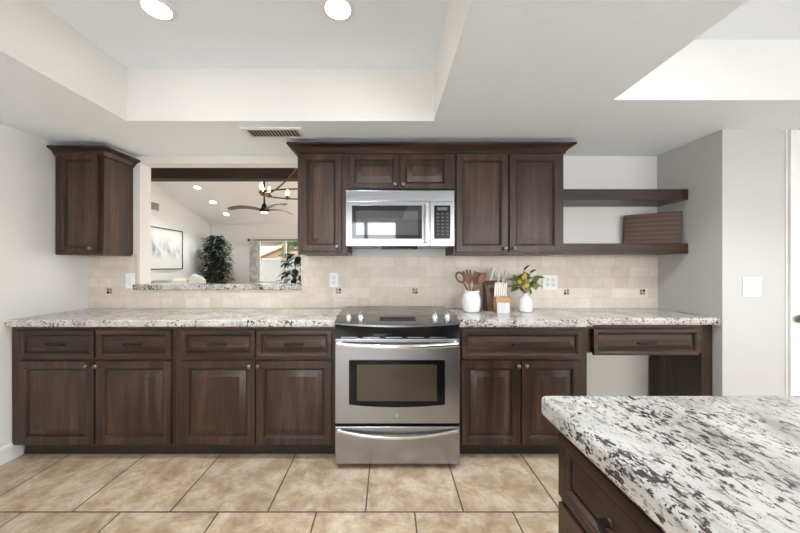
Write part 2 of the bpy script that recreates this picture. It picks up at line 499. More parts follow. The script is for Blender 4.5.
# rear patio doors and windows (behind the viewer, daylight comes through them)
def window(name, x0, x1, z0, z1, y, panes, label, fw=.05, facing='y', dep=.06):
    def B(mb, a0, a1, b0, b1, c0, c1, bev=0):
        if facing == 'y': mb.box(a0, a1, b0, b1, c0, c1, bev)
        else: mb.box(b0, b1, a0, a1, c0, c1, bev)
    f = MB(); w = (x1 - x0) / panes
    B(f, x0, x1, y - dep / 2, y + dep / 2, z1 - fw, z1, .004); B(f, x0, x1, y - dep / 2, y + dep / 2, z0, z0 + fw, .004)
    for i in range(panes + 1):
        xm = x0 + i * w; q = fw / 2
        xm = min(max(xm, x0 + q), x1 - q)
        B(f, xm - q, xm + q, y - dep / 2, y + dep / 2, z0 + fw, z1 - fw, .004)
    o = obj(name, f, TRIM); tag(o, label, 'window', kind='structure')
    for i in range(panes):
        g = MB(); B(g, x0 + i * w + fw / 2, x0 + (i + 1) * w - fw / 2, y - .004, y + .004, z0 + fw, z1 - fw)
        obj('pane', g, GLASS, o)
    return o
window('window_2', -2.11, 0.26, 0.0, 2.36, REAR - .03, 3, 'glass patio doors in the rear wall', .08)
window('window_3', 1.0, 4.8, 0.3, 2.36, REAR - .03, 3, 'wide rear window')
window('window_4', -1.8, 0.6, 0.3, 2.1, 5.03, 2, 'side window in the far right wall', facing='x')

# ------------------------------------------------------------------ setting: living room seen through the opening
LX, LY, RX = -4.79, 8.5, 3.5
ZF, SL, RY = 2.37, 0.28, 5.0
ZR = ZF + SL * (LY - RY); ZK = ZR - SL * (RY - 2.68)
m = MB()
m.box(LX - .12, -3.52, LY, LY + .12, 0, 2.45); m.box(-2.04, RX + .12, LY, LY + .12, 0, 2.45)
m.box(-3.52, -2.04, LY, LY + .12, 1.97, 2.45); m.box(-3.52, -2.04, LY, LY + .12, 0, .76)
struct('wall_far', m, WALL, label='grey far wall of the living room with the window')
struct('wall_living_left', MB().poly_prism([(2.68, 0), (LY, 0), (LY, ZF), (RY, ZR), (2.68, ZK)], 'x', LX - .1, LX), WALL, label='pale left wall of the living room with the framed picture')
m = MB()
m.box(RX, RX + .1, 2.68, 3.5, 0, 2.9); m.box(RX, RX + .1, 7.1, LY, 0, 2.9); m.box(RX, RX + .1, 3.5, 7.1, 0, .3)
m.poly_prism([(3.5, 2.3), (7.1, 2.3), (7.1, 2.76), (RY, ZR), (3.5, ZR - SL * 1.5)], 'x', RX, RX + .1)
struct('wall_living_right', m, WALL, label='right wall of the living room')
window('window_added', 3.5, 7.1, 0.3, 2.3, RX + .05, 3, 'added unseen side window brightening the living room', facing='x')  # out-of-view opening added to let more daylight into the living room
m = MB()
m.poly_prism([(2.68, ZK), (RY, ZR), (LY + .1, ZF - SL * .1), (LY + .1, ZF + .1), (RY, ZR + .12), (2.68, ZK + .12)], 'x', LX - .12, RX + .12)
struct('ceiling_living', m, paint('living_ceiling_paint', (0.84, 0.86, 0.88), .1, 90), label='white sloping living room ceiling')
zb = pzz(178.3, RY)
struct('beam', MB().box(LX, RX, RY, RY + .2, zb, zb + .24, .008), BEAM, label='dark wood beam across the living room', cat='beam')
window('window_1', -3.52, -2.04, .76, 1.97, LY + .04, 2, 'white two pane living room window above the garden wall', .07)

# outdoors
struct('ground_outside', MB().box(-20, 20, 8.62, 30, -.15, -.05), paint('patio_concrete', (0.5, 0.47, 0.43)), label='pale paving outside the living room', cat='ground')
struct('ground_patio', MB().box(-15, 15, -16, REAR - .12, -.15, -.05), paint('patio_pale', (0.58, 0.58, 0.57)), label='tan patio behind the kitchen', cat='ground')
struct('roof_patio_cover', MB().box(-9, 4, 8.7, 11.7, 2.45, 2.6), TRIM, label='added unseen slab shading the garden outside the living room', cat='roof')  # unseen slab added to keep sun and sky off the garden wall
t = thing('garden_wall', 'white garden wall outside the living room window', 'wall', (-4, 12.1, -.05))
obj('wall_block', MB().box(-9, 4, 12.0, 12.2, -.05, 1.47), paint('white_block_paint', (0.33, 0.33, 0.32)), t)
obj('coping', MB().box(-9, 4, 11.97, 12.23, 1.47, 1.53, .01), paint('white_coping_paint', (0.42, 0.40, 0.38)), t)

# ------------------------------------------------------------------ granite: sill, counters
def slab(mb, x0, x1, y0, y1, z0, z1, r=.012):
    mb.box(x0, x1, y0, y1, z0, z1, r, 3)
ZC, ZB = 0.90, 0.854                # counter top and underside
CF = 1.985                          # counter front
XR0, XR1 = pxx(334.5, 1.925), pxx(460.3, 1.925)   # range sides
s = MB(); slab(s, OX0 - .035, OX1 + .012, BW - .035, BW + .15, OZ0 - .002, OZ0 + .042, .008)
tag(obj('granite_sill', s, GRAN), 'speckled granite ledge along the bottom of the pass-through opening', 'ledge')
s = MB(); slab(s, LW + .003, XR0 - .004, CF, BW - .013, ZB, ZC)
tag(obj('countertop', s, GRAN), 'long speckled granite countertop left of the range, ending at left wall', 'countertop', 'granite countertops along the back wall')
XM = pxx(596, CF)
s = MB(); s.poly_prism([(XR1 + .004, CF + .012), (XM - .012, CF + .012), (XM - .012, 2.062 + .012), (RW - .004, 2.062 + .012), (RW - .004, BW - .013), (XR1 + .004, BW - .013)], 'z', ZB, ZC)
fronts = [e for e in s.bm.edges if all(v.co.y < 2.08 for v in e.verts)]
bmesh.ops.translate(s.bm, vec=(0, 0, 0), verts=s.bm.verts)
for v in s.bm.verts:
    if v.co.y < 2.08: v.co.y -= .012
    if abs(v.co.x - (XM - .012)) < 1e-4: v.co.x += .012
bmesh.ops.bevel(s.bm, geom=[e for e in s.bm.edges if all(v.co.y < 2.07 for v in e.verts)], offset=.012, segments=3, affect='EDGES')
tag(obj('countertop', s, GRAN), 'speckled granite countertop right of the range, stepping back over the desk', 'countertop', 'granite countertops along the back wall')

# ------------------------------------------------------------------ backsplash
t = thing('backsplash', 'cream stone tile backsplash behind the counters and range', 'backsplash', (0, BW, ZC))
zt = 1.3215
m = MB()
y0, y1 = BW - .012, BW - .0006
m.box(LW + .002, OX0 - .02, y0, y1, ZC, zt); m.box(OX0 - .02, OX1 + .004, y0, y1, ZC, OZ0 - .002); m.box(OX1 + .004, RW - .002, y0, y1, ZC, zt)
obj('tile_field', m, SPLASH, t, smooth=False)
m = MB(); m.box(OX0 - .030, OX0 - .004, y0 - .004, y1, OZ0 + .042, zt + .004, .003)
TTR = plain('cream_tile_trim', (0.62, 0.55, 0.46), .4)
obj('edge_trim', MB().box(OX1 + .004, OX1 + .022, y0 - .004, y1, OZ0 + .042, zt, .003), TTR, t); m.box(OX0 - .06, OX0 - .004, y0 - .004, y1, zt - .004, zt + .012, .003)
obj('edge_trim', m, TTR, t)
ACC = [plain('accent_dark', (0.03, 0.02, 0.016), .25), plain('accent_bronze', (0.22, 0.14, 0.09), .3), plain('accent_grey', (0.25, 0.23, 0.21), .3)]
for i, (px, py) in enumerate(((109.5, 291), (338.5, 291), (415, 291), (566.5, 292), (642.5, 292))):
    p = PX(px, py, y0)
    m = MB()
    for k, (a, b) in enumerate(((-1, -1), (1, -1), (-1, 1), (1, 1))):
        m.box(p.x + a * .0115 - .0095, p.x + a * .0115 + .0095, y0 - .003, y0 + .004, p.z + b * .0115 - .0095, p.z + b * .0115 + .0095, .0015)
    o = obj('accent_tile', m, ACC, t)
    nf = len(o.data.polygons) // 4
    dark = (i * 2 + (0, 1, 0, 0, 1)[i]) % 4
    for k in range(4):
        for f in o.data.polygons[k * nf:(k + 1) * nf]: f.material_index = 0 if k == (0, 3, 1, 0, 3)[i] else 1 + (k + i) % 2

# outlets and switches
def plate(px, py, d, w, h, kind, label, cat):
    p = PX(px, py, d)
    t = thing(cat.replace(' ', '_') + ('_plate' if cat == 'switch' else ''), label, cat, (p.x, d, p.z))
    obj('cover_plate', MB().box(p.x - w / 2, p.x + w / 2, d - .006, d, p.z - h / 2, p.z + h / 2, .003), WHITEP, t)
    n = 2 if w > .1 else 1
    for i in range(n):
        cx = p.x + (i - (n - 1) / 2) * .046
        if kind == 'switch':
            obj('rocker', MB().box(cx - .0165, cx + .0165, d - .010, d - .005, p.z - .033, p.z + .033, .002), plain('rocker_white', (.78, .79, .8), .3), t)
        else:
            for sgn in (-1, 1):
                r = obj('receptacle', MB().lathe([(.0165, 0), (.0165, .003), (.014, .004)], (cx, d - .005, p.z + sgn * .02), '-y', 20), plain('receptacle_white', (.7, .71, .73), .35), t)
                q = MB(); q.box(cx - .007, cx - .005, d - .0098, d - .0085, p.z + sgn * .02 - .003, p.z + sgn * .02 + .006); q.box(cx + .005, cx + .007, d - .0098, d - .0085, p.z + sgn * .02 - .003, p.z + sgn * .02 + .006)
                obj('slot', q, SLOT, r)
plate(130.5, 281, y0, .074, .122, 'switch', 'white light switch on the tile left of the pass-through', 'switch')
plate(334, 280, y0, .072, .118, 'outlet', 'single white outlet on the tile left of the range', 'outlet')
plate(550, 282.3, y0, .118, .118, 'outlet', 'double white outlet on the tile right of the lemon vase', 'outlet')
plate(751.5, 287, 2.06, .12, .125, 'switch', 'double white light switch on the white wall at right', 'switch')

# ------------------------------------------------------------------ cabinet fronts
def knob(px, py, d, parent, n='y'):
    p = PX(px, py, d)
    obj('knob', MB().lathe([(.007, 0), (.005, .004), (.0045, .012), (.012, .017), (.0145, .022), (.0125, .027), (.006, .030), (0, .0305)], p, '-y', 18), PEWTER, parent)
def bow_pull(c, L, parent, along='x', out=(0, -1, 0), mat=None, r=.0045):
    c = Vector(c); a = Vector((1, 0, 0)) if along == 'x' else Vector((0, 1, 0)); o = Vector(out)
    pts = [c - a * L / 2, c - a * L / 2 + o * .018]
    for k in range(9):
        q = -1 + k / 4
        pts.append(c + a * (L / 2 * .93) * q + o * (.020 + .012 * (1 - q * q)))
    pts += [c + a * L / 2 + o * .018, c + a * L / 2]
    rr = [r * 1.5, r * 1.2] + [r * (1 + .5 * (1 - abs(-1 + k / 4))) for k in range(9)] + [r * 1.2, r * 1.5]
    mb = MB().tube(pts, rr, 8)
    for s in (-1, 1):
        mb.lathe([(.011, 0), (.010, .003), (.006, .006)], c + a * L / 2 * s, '-y' if along == 'x' else '-x', 14)
    obj('pull', mb, mat or BRONZE, parent)
def front(name, x0p, x1p, y0p, y1p, d, parent, fw, hor=False, lab=None):
    """raised-panel front whose face stands at depth d, outlined at these picture places"""
    x0, x1, z1, z0 = pxx(x0p, d), pxx(x1p, d), pzz(y0p, d), pzz(y1p, d)
    m = MB().raised((x0, d + .02, z0), (1, 0, 0), (0, 0, 1), (0, -1, 0), x1 - x0, z1 - z0, fw)
    o = obj(name, m, [WOODH if hor else WOODV, GLAZE], parent)
    return o, (x0, x1, z0, z1)

FD, FF = 2.010, 2.030               # base door face, face frame
def base_cabinet(x0, x1, label, drawers, doors, knobs, toe_x0=None, filler=True):
    t = thing('base_cabinet', label, 'cabinet', ((x0 + x1) / 2, 2.3, 0), 'base cabinets under the counters')
    zb = .088
    obj('carcass', MB().box(x0, x1, FF, BW - .02, zb, ZB - .0005, .002), WOODV, t)
    obj('toe_kick', MB().box((toe_x0 if toe_x0 is not None else x0), x1, 2.09, BW - .02, 0, zb), TOE, t)
    for (a, b) in drawers:
        o, (q0, q1, z0, z1) = front('drawer', a, b, 330.2, 358.6, FD, t, .038, True)
        bow_pull(((q0 + q1) / 2, FD, (z0 + z1) / 2), .105, o)
    for (a, b), k in zip(doors, knobs):
        o, _ = front('door', a, b, 361.3, 445.0, FD, t, .058)
        knob(k, 365.3, FD, o)
xl = pxx(11, FF); xm = pxx(175.6, FF); xr = XR0 - .006
base_cabinet(LW + .004, xm - .0005, 'dark wood base cabinet touching the left wall', ((17.5, 93.6), (95.2, 170.6)), ((17.5, 93.6), (95.2, 170.6)), (88.3, 98.2), LW + .02)
base_cabinet(xm + .0005, xr, 'dark wood base cabinet just left of the range', ((180.7, 254.6), (256.3, 331.6)), ((180.7, 254.6), (256.3, 331.6)), (250.2, 258.9))
XE = pxx(587, FF)
base_cabinet(XR1 + .006, XE, 'brown base cabinet right of the range with one wide drawer', ((462.2, 582),), ((461.6, 520.4), (522, 581.4)), (517.6, 525.2))
# desk drawer unit: apron, drawer, end panel
t = thing('desk_cabinet', 'brown desk unit with one shallow drawer over an open knee space', 'cabinet', (1.8, 2.3, 0))
DF = 2.12
x0d, x1d = XE + .002, RW - .004
za = pzz(354.5, DF)
obj('apron', MB().box(x0d, x1d, DF, BW - .02, za + .012, ZB - .0005, .002), WOODH, t)
obj('end_panel', MB().box(pxx(701.5, DF), x1d, DF - .001, BW - .02, 0, ZB - .0008, .002), WOODV, t)
o, (q0, q1, z0, z1) = front('drawer', 594, 699.5, 329.2, 355.4, 2.088, t, .034, True)
bow_pull(((q0 + q1) / 2 , 2.088, (z0 + z1) / 2 - .004), .11, o)
obj('drawer_box', MB().box(q0 + .012, q1 - .012, 2.107, 2.42, z0 + .014, za + .012), WOODH, t)

# ------------------------------------------------------------------ wall cabinets
UD, UF = 2.215, 2.235
ZU0, ZU1 = 1.322, 2.040
CROWN = [(0, 0), (.010, 0), (.010, .010), (.016, .014), (.022, .026), (.036, .038), (.050, .043), (.053, .046), (.060, .048), (.060, .060), (0, .060)]
def crown(path_fn, z):
    mb = MB(); loops = []
    for p, h in CROWN:
        loops.append([mb.bm.verts.new((x, y, z + h)) for x, y in path_fn(p)])
    n = len(loops[0])
    for A, B in zip(loops, loops[1:] + loops[:1]):
        for i in range(n - 1): mb.bm.faces.new((A[i], A[i + 1], B[i + 1], B[i]))
    mb.bm.faces.new([L[0] for L in loops]); mb.bm.faces.new([L[-1] for L in loops][::-1])
    return mb
def wall_cabinet(x0, x1, z0, z1, yf, label, group='wall cabinets'):
    t = thing('wall_cabinet', label, 'cabinet', ((x0 + x1) / 2, 2.4, z0), group)
    obj('carcass', MB().box(x0, x1, yf, BW - .002, z0, z1, .002), WOODV, t)
    return t
xa, xb, xc, xd = pxx(297.6, UF), pxx(347, UF), pxx(453.5, UF), pxx(563.5, UF)
ZM = pzz(189.5, UF)
t = wall_cabinet(xa, xb - .0005, ZU0, ZU1, UF, 'tall narrow single door wall cabinet left of the microwave')
o, _ = front('door', 300.3, 341.3, 153.8, 251.3, UD, t, .052); knob(337, 247.3, UD, o)
t = wall_cabinet(xb + .0005, xc - .0005, ZM, ZU1, UF, 'short two door wall cabinet directly above the microwave')
o, _ = front('door', 349.3, 398.6, 154.4, 188.6, UD, t, .046); knob(395, 184.8, UD, o)
o, _ = front('door', 400.2, 449.8, 154.4, 188.6, UD, t, .046); knob(403.4, 184.8, UD, o)
t = wall_cabinet(xc + .0005, xd, ZU0, ZU1, UF, 'tall two door wall cabinet right of the microwave')
o, _ = front('door', 456.2, 508.3, 153.8, 252.2, UD, t, .056); knob(504.4, 248.5, UD, o)
o, _ = front('door', 509.7, 561.6, 153.8, 252.2, UD, t, .056); knob(513.4, 248.5, UD, o)
cm = crown(lambda p: [(xa - p, BW - .002), (xa - p, UF - p), (xd + p, UF - p), (xd + p, BW - .002)], ZU1 - .006)
tag(obj('crown_molding', cm, WOODH), 'brown crown molding running along the top of the three main wall cabinets', 'molding')
# corner cabinet
KF = 2.295
x0, x1 = LW + .004, pxx(104, KF)
t = wall_cabinet(x0, x1, ZU0 - .0, ZU1, KF, 'dark corner wall cabinet on its own against the left wall')
o, _ = front('door', 56.6, 97, 153.6, 253, KF - .02, t, .05); knob(92, 248.5, KF - .02, o)
obj('crown', crown(lambda p: [(x0, KF - p), (x1 + p, KF - p), (x1 + p, BW - .002)], ZU1 - .006), WOODH, t)

# blocks added to lighten the shaded gap between cabinet tops and ceiling
struct('trim_added_main', MB().box(xa + .01, xd - .01, UF + .07, BW - .001, ZU1 + .001, ZS - .0005), CEIL, label='added white block lightening the gap above the main wall cabinets')
struct('trim_added_corner', MB().box(x0 + .004, x1 - .01, KF + .07, BW - .001, ZU1 + .001, ZS - .0005), CEIL, label='added white block lightening the gap above the corner wall cabinet')
# floating shelves
SF = 2.29
for (ya, yb, lab) in ((189, 199.8, 'upper of two thick brown floating shelves, empty'), (243.4, 253.6, 'lower of two thick brown floating shelves, holding the cutting board')):
    s = MB().box(xd + .002, RW - .003, SF, BW - .002, pzz(yb, SF), pzz(ya, SF), .003)
    tag(obj('floating_shelf', s, WOODH), lab, 'shelf', 'floating shelves in the corner')
zsh = pzz(243.4, SF)
bd = MB().box(-.172, .172, -.0105, .0105, 0, .238, .005, 3)
bm_ = bd.bm
CUT = None
m, nt, b = new_mat('striped_walnut_board')
w = nd(nt, 'ShaderNodeTexWave', wave_type='BANDS', bands_direction='Z'); w.inputs['Scale'].default_value = 9; w.inputs['Distortion'].default_value = 4.6; w.inputs['Detail'].default_value = 3; w.inputs['Detail Scale'].default_value = .6
nt.links.new(coords(nt, (.35, 1, 1)), w.inputs['Vector'])
nt.links.new(ramp(nt, w.outputs['Fac'], [(0.1, (.050, .017, .010)), (.55, (.068, .025, .015)), (.95, (.10, .040, .024))]), b.inputs['Base Color'])
b.inputs['Roughness'].default_value = .45
pl, pr = Vector((pxx(622.5, 2.535), 2.520)), Vector((pxx(682, 2.325), 2.325))
o = obj('cutting_board', bd, m, local=True)
mid = (pl + pr) / 2
o.location = (mid.x, mid.y, zsh + .0005); o.rotation_euler = (0, 0, math.atan2(pr.y - pl.y, pr.x - pl.x))
tag(o, 'striped reddish brown wooden cutting board standing on the lower shelf', 'cutting board')

# ------------------------------------------------------------------ over-the-range microwave
MD_ = 2.19
x0, x1, z1, z0 = pxx(345.8, MD_), pxx(454.4, MD_), pzz(190.3, MD_), pzz(246.3, MD_)
t = thing('microwave', 'stainless steel over-range microwave below the short wall cabinet', 'microwave', ((x0 + x1) / 2, 2.35, z0))
obj('body', MB().box(x0 + .004, x1 - .004, MD_ + .02, BW - .014, z0 + .004, min(z1, ZM - .001), .004), BLACKP, t)
zg = pzz(201, MD_)
obj('vent_panel', MB().box(x0, x1, MD_, MD_ + .03, zg + .001, min(z1, ZM - .001), .003), STEEL, t)
xs = pxx(430, MD_)
d = obj('door', MB().box(x0, xs - .001, MD_ - .004, MD_ + .03, z0, zg - .001, .004), STEEL, t)
wx0, wx1, wz1, wz0 = pxx(352, MD_), pxx(422, MD_), pzz(205.5, MD_), pzz(238.8, MD_)
f = obj('window_frame', MB().box(wx0, wx1, MD_ - .0065, MD_, wz0, wz1, .002), MWFR, d)
obj('window_glass', MB().box(pxx(356, MD_), pxx(418, MD_), MD_ - .0075, MD_ - .003, pzz(235, MD_), pzz(211, MD_), .001), MWGL, f)
hx = pxx(426, MD_)
hm = MB().box(hx - .011, hx + .011, MD_ - .045, MD_ - .030, pzz(243, MD_), pzz(203.5, MD_), .006, 3)
for zz in (pzz(240, MD_), pzz(206, MD_)): hm.box(hx - .008, hx + .008, MD_ - .035, MD_ - .002, zz - .008, zz + .008, .002)
obj('handle', hm, BRIGHT, d)
obj('control_side', MB().box(xs + .001, x1, MD_ - .004, MD_ + .03, z0, zg - .001, .004), STEELV, t)
k0, k1, k3, k2 = pxx(434, MD_), pxx(450.3, MD_), pzz(205.5, MD_), pzz(238.8, MD_)
kp = obj('control_panel', MB().box(k0, k1, MD_ - .008, MD_, k2, k3, .004), BLACKP, t)
km = MB()
kw = (k1 - k0) / 4.2
for r in range(7):
    for c in range(3):
        cx, cz = k0 + (c + .75) * (k1 - k0) / 3.5 * 1.0 + .002, k3 - .06 - r * .0235
        km.box(cx - .009, cx + .009, MD_ - .0088, MD_ - .006, cz - .0055, cz + .0055, .001)
obj('keypad', km, plain('key_grey', (.055, .058, .062), .4), kp)
obj('display', MB().box(k0 + .022, k1 - .022, MD_ - .0086, MD_ - .006, k3 - .034, k3 - .014, .001), plain('display_grey', (.12, .14, .14), .2), kp)
obj('badge', MB().box((x0 + xs) / 2 - .02, (x0 + xs) / 2 + .02, MD_ - .0048, MD_ - .003, z0 + .012, z0 + .017), SLOT, d)
for qa in (x0 + .03, x1 - .2): obj('grease_filter', MB().box(qa, qa + .17, MD_ + .06, BW - .1, z0 - .004, z0 + .006, .002), SLOT, t)

obj('lamp_cover', MB().box(pxx(381, MD_), pxx(418, MD_), MD_ + .03, MD_ + .16, z0 - .016, z0 + .005, .004), BLACKP, t)

# ------------------------------------------------------------------ slide-in range
RD = 1.925
x0, x1 = XR0, XR1
xcn = (x0 + x1) / 2
t = thing('range', 'stainless steel slide-in electric range with black glass cooktop', 'range', (xcn, 2.2, 0))
obj('body', MB().box(x0 + .006, x1 - .006, RD + .03, BW - .03, .035, .88, .003), BLACKP, t)
for sx_ in (x0 + .06, x1 - .06):
    for sy in (2.05, 2.48): obj('levelling_foot', MB().lathe([(.018, 0), (.018, .012), (.010, .014), (.010, .036)], (sx_, sy, 0), 'z', 14), BLACKP, t)
zc = .918
obj('cooktop', MB().box(x0 - .012, x1 + .012, RD + .135, BW - .014, ZC + .0005, zc, .005, 3), COOKG, t)
BRG = plain('burner_ring_grey', (.07, .07, .07), .3)
for (bx, by, br_) in ((-.19, 2.20, .10), (.19, 2.20, .085), (-.19, 2.43, .075), (.19, 2.43, .09)):
    for rr in (br_, br_ * .62):
        obj('burner_ring', MB().lathe([(rr - .0015, 0), (rr - .0015, .0006), (rr + .0015, .0006), (rr + .0015, 0)], (xcn + bx, by, zc), 'z', 48), BRG, t)
# control console: curved, tilted top strip; curve bulges towards the front in the middle
def bulge(x, amt): q = (x - xcn) / ((x1 - x0) / 2); return amt * (1 - q * q)
def console(zfun_top, yfront, ybk, z_front, z_back, th, xa_, xb_, amt, n=20):
    mb = MB(); secs = []
    for i in range(n + 1):
        x = xa_ + (xb_ - xa_) * i / n
        yf = yfront - bulge(x, amt)
        dz = -bulge(x, amt) * .30
        secs.append([mb.bm.verts.new((x, yf, z_front + dz)), mb.bm.verts.new((x, yf + .006, z_front + dz + .004)), mb.bm.verts.new((x, ybk, z_back)), mb.bm.verts.new((x, ybk, z_back - th)), mb.bm.verts.new((x, yf, z_front + dz - .012))])
    for A, B in zip(secs, secs[1:]):
        for k in range(5): mb.bm.faces.new((A[k], A[(k + 1) % 5], B[(k + 1) % 5], B[k]))
    mb.bm.faces.new(secs[0][::-1]); mb.bm.faces.new(secs[-1])
    return mb
YC0, YC1 = RD + .015, RD + .134
ZF_, ZB_ = .893, .917
cp = obj('control_panel', console(None, YC0, YC1, ZF_, ZB_, .02, x0 - .002, x1 + .002, .035), GRAPH, t)
fas = MB(); secs = []
for i in range(21):
    x = x0 + (x1 - x0) * i / 20
    yf = YC0 - bulge(x, .033); dz = -bulge(x, .033) * .3
    secs.append([fas.bm.verts.new(p) for p in ((x, yf + .004, ZF_ + dz - .010), (x, yf + .010, .86), (x, RD + .012, .80), (x, RD + .05, .80), (x, RD + .06, ZF_ + dz - .010))])
for A, B in zip(secs, secs[1:]):
    for k in range(5): fas.bm.faces.new((A[k], A[(k + 1) % 5], B[(k + 1) % 5], B[k]))
fas.bm.faces.new(secs[0][::-1]); fas.bm.faces.new(secs[-1])
obj('front_fascia', fas, BLACKP, t)
def ctop(x, y):      # height of the console top at a place
    yf = YC0 - bulge(x, .035); q = (y - yf) / (YC1 - yf)
    return ZF_ + .004 - bulge(x, .035) * .3 + q * (ZB_ - ZF_ - .004 + bulge(x, .035) * .3)
ym = RD + .075
tilt = math.atan2(ZB_ - ZF_, YC1 - YC0)
for px in (348.4, 360.5, 434.6, 447):
    x = pxx(px, ym)
    z = ctop(x, ym)
    kb = MB().lathe([(.024, -.004), (.024, .005), (.021, .009), (.017, .014), (.0155, .030), (.013, .033), (0, .0335)], (0, 0, 0), 'z', 24)
    kb.box(-.0045, .0045, -.019, .019, .026, .046, .003)
    bmesh.ops.transform(kb.bm, matrix=Matrix.Translation((x, ym, z)) @ Matrix.Rotation(tilt, 4, 'X'), verts=kb.bm.verts)
    k_ = obj('knob', kb, BRIGHT, cp)
x0s, x1s = pxx(379.8, ym), pxx(415.5, ym)
ds = MB().box(-(x1s - x0s) / 2, (x1s - x0s) / 2, -.028, .028, -.002, .0022, .001)
zc_ = ctop(xcn, ym)
bmesh.ops.transform(ds.bm, matrix=Matrix.Translation(((x0s + x1s) / 2, ym, zc_)) @ Matrix.Rotation(math.atan2(ctop(xcn, ym + .02) - ctop(xcn, ym - .02), .04), 4, 'X'), verts=ds.bm.verts)
dsp = obj('display', ds, BLACKG, cp)
# oven door
zt_, zb_ = pzz(338.8, RD), pzz(423.8, RD)
d = obj('oven_door', MB().box(x0 + .003, x1 - .003, RD, RD + .045, zb_, zt_, .005, 3), STEEL, t)
def arch_plate(xa_, xb_, zlo, zhi, sag, yf, yb):
    pts = [(xa_, zhi), (xb_, zhi)]
    for i in range(15):
        q = 1 - 2 * i / 14
        pts.append(((xa_ + xb_) / 2 + (xb_ - xa_) / 2 * q, zlo - sag * (1 - q * q)))
    return MB().poly_prism(pts, 'y', yf, yb)
f = obj('window_frame', arch_plate(pxx(349, RD), pxx(445, RD), pzz(404.5, RD), pzz(360, RD), .016, RD - .0025, RD + .004), BLACKG, d)
g = obj('window_glass', MB().box(pxx(357, RD), pxx(437, RD), RD - .0035, RD, pzz(401, RD), pzz(364.5, RD), .001), MIRGL, f)
def bowed_bar(zc0, hgt, depth0, depth1, xa_, xb_, sag, n=18):
    mb = MB(); secs = []
    for i in range(n + 1):
        q = -1 + 2 * i / n; x = (xa_ + xb_) / 2 + (xb_ - xa_) / 2 * q
        zz = zc0 - sag * (1 - q * q); yf = RD - depth0 - (depth1 - depth0) * (1 - q * q)
        secs.append([mb.bm.verts.new(p) for p in ((x, yf + .004, zz + hgt / 2), (x, yf, zz + hgt / 4), (x, yf, zz - hgt / 4), (x, yf + .004, zz - hgt / 2), (x, yf + .014, zz - hgt / 2), (x, yf + .014, zz + hgt / 2))])
    for A, B in zip(secs, secs[1:]):
        for k in range(6): mb.bm.faces.new((A[k], A[(k + 1) % 6], B[(k + 1) % 6], B[k]))
    mb.bm.faces.new(secs[0][::-1]); mb.bm.faces.new(secs[-1])
    for s in (-1, 1):
        xx = (xa_ if s < 0 else xb_) - s * .014
        mb.box(xx - .012, xx + .012, RD - depth0 + .006, RD + .003, zc0 - hgt / 2, zc0 + hgt / 2, .002)
    return mb
obj('handle', bowed_bar(pzz(343.6, RD), .024, .030, .052, pxx(337.5, RD), pxx(457.5, RD), .010), BRIGHT, d)
bx, bz = pxx(396.8, RD), pzz(415.6, RD)
bg_ = obj('badge', MB().box(bx - .017, bx + .017, RD - .003, RD + .001, bz - .013, bz + .013, .001), plain('badge_grey', (.22, .22, .22), .35, .6), d)
lm = MB()
for zz, w_ in ((.006, .022), (0, .014), (-.006, .022)): lm.box(bx - w_ / 2, bx + w_ / 2, RD - .0036, RD - .002, bz + zz - .0013, bz + zz + .0013)
obj('badge_mark', lm, BRIGHT, bg_)
vm = MB()
for i in range(5):
    xx = x0 + .09 + i * .135; vm.box(xx - .05, xx + .05, RD + .004, RD + .03, zt_ + .004, zt_ + .010)
obj('vent_slot', vm, STEEL, t)
d = obj('storage_drawer', MB().box(x0 + .003, x1 - .003, RD, RD + .045, pzz(464.2, RD), pzz(426.8, RD), .005, 3), STEEL, t)
obj('handle', bowed_bar(pzz(430, RD), .020, .018, .040, pxx(337.5, RD), pxx(457.5, RD), .034), BRIGHT, d)

# ------------------------------------------------------------------ island
IX0, IY1 = .402, .838
ICX, ICY = .442, .808
ZIB = .846
s = MB(); s.box(IX0, 1.75, -.75, IY1, ZIB, ZC, .013, 4)
tag(obj('island_countertop', s, GRANI), 'speckled granite island countertop in the right foreground', 'countertop')
t = thing('island_cabinet', 'dark wood island cabinet with drawers, right foreground', 'cabinet', (1.05, 0, 0))
obj('carcass', MB().box(ICX, 1.70, -.70, ICY, .09, ZIB - .0005, .003), WOODV, t)
obj('toe_kick', MB().box(ICX + .06, 1.64, -.64, ICY - .06, 0, .09), TOE, t)
for (ya, yb) in ((.30, ICY - .022), (-.22, .28), (-.68, -.24)):
    for (za_, zb2, fw) in ((.672, .828, .036), (.392, .655, .05), (.112, .375, .05)):
        m = MB().raised((ICX, yb, za_), (0, -1, 0), (0, 0, 1), (-1, 0, 0), yb - ya, zb2 - za_, fw)
        o = obj('drawer', m, [WOODY, GLAZE], t)
        bow_pull((ICX - .02, (ya + yb) / 2, (za_ + zb2) / 2), .12, o, 'y', (-1, 0, 0), r=.006)

# ------------------------------------------------------------------ counter-top things
def base_d(py): return (H - ZC) * F / (py - CY)
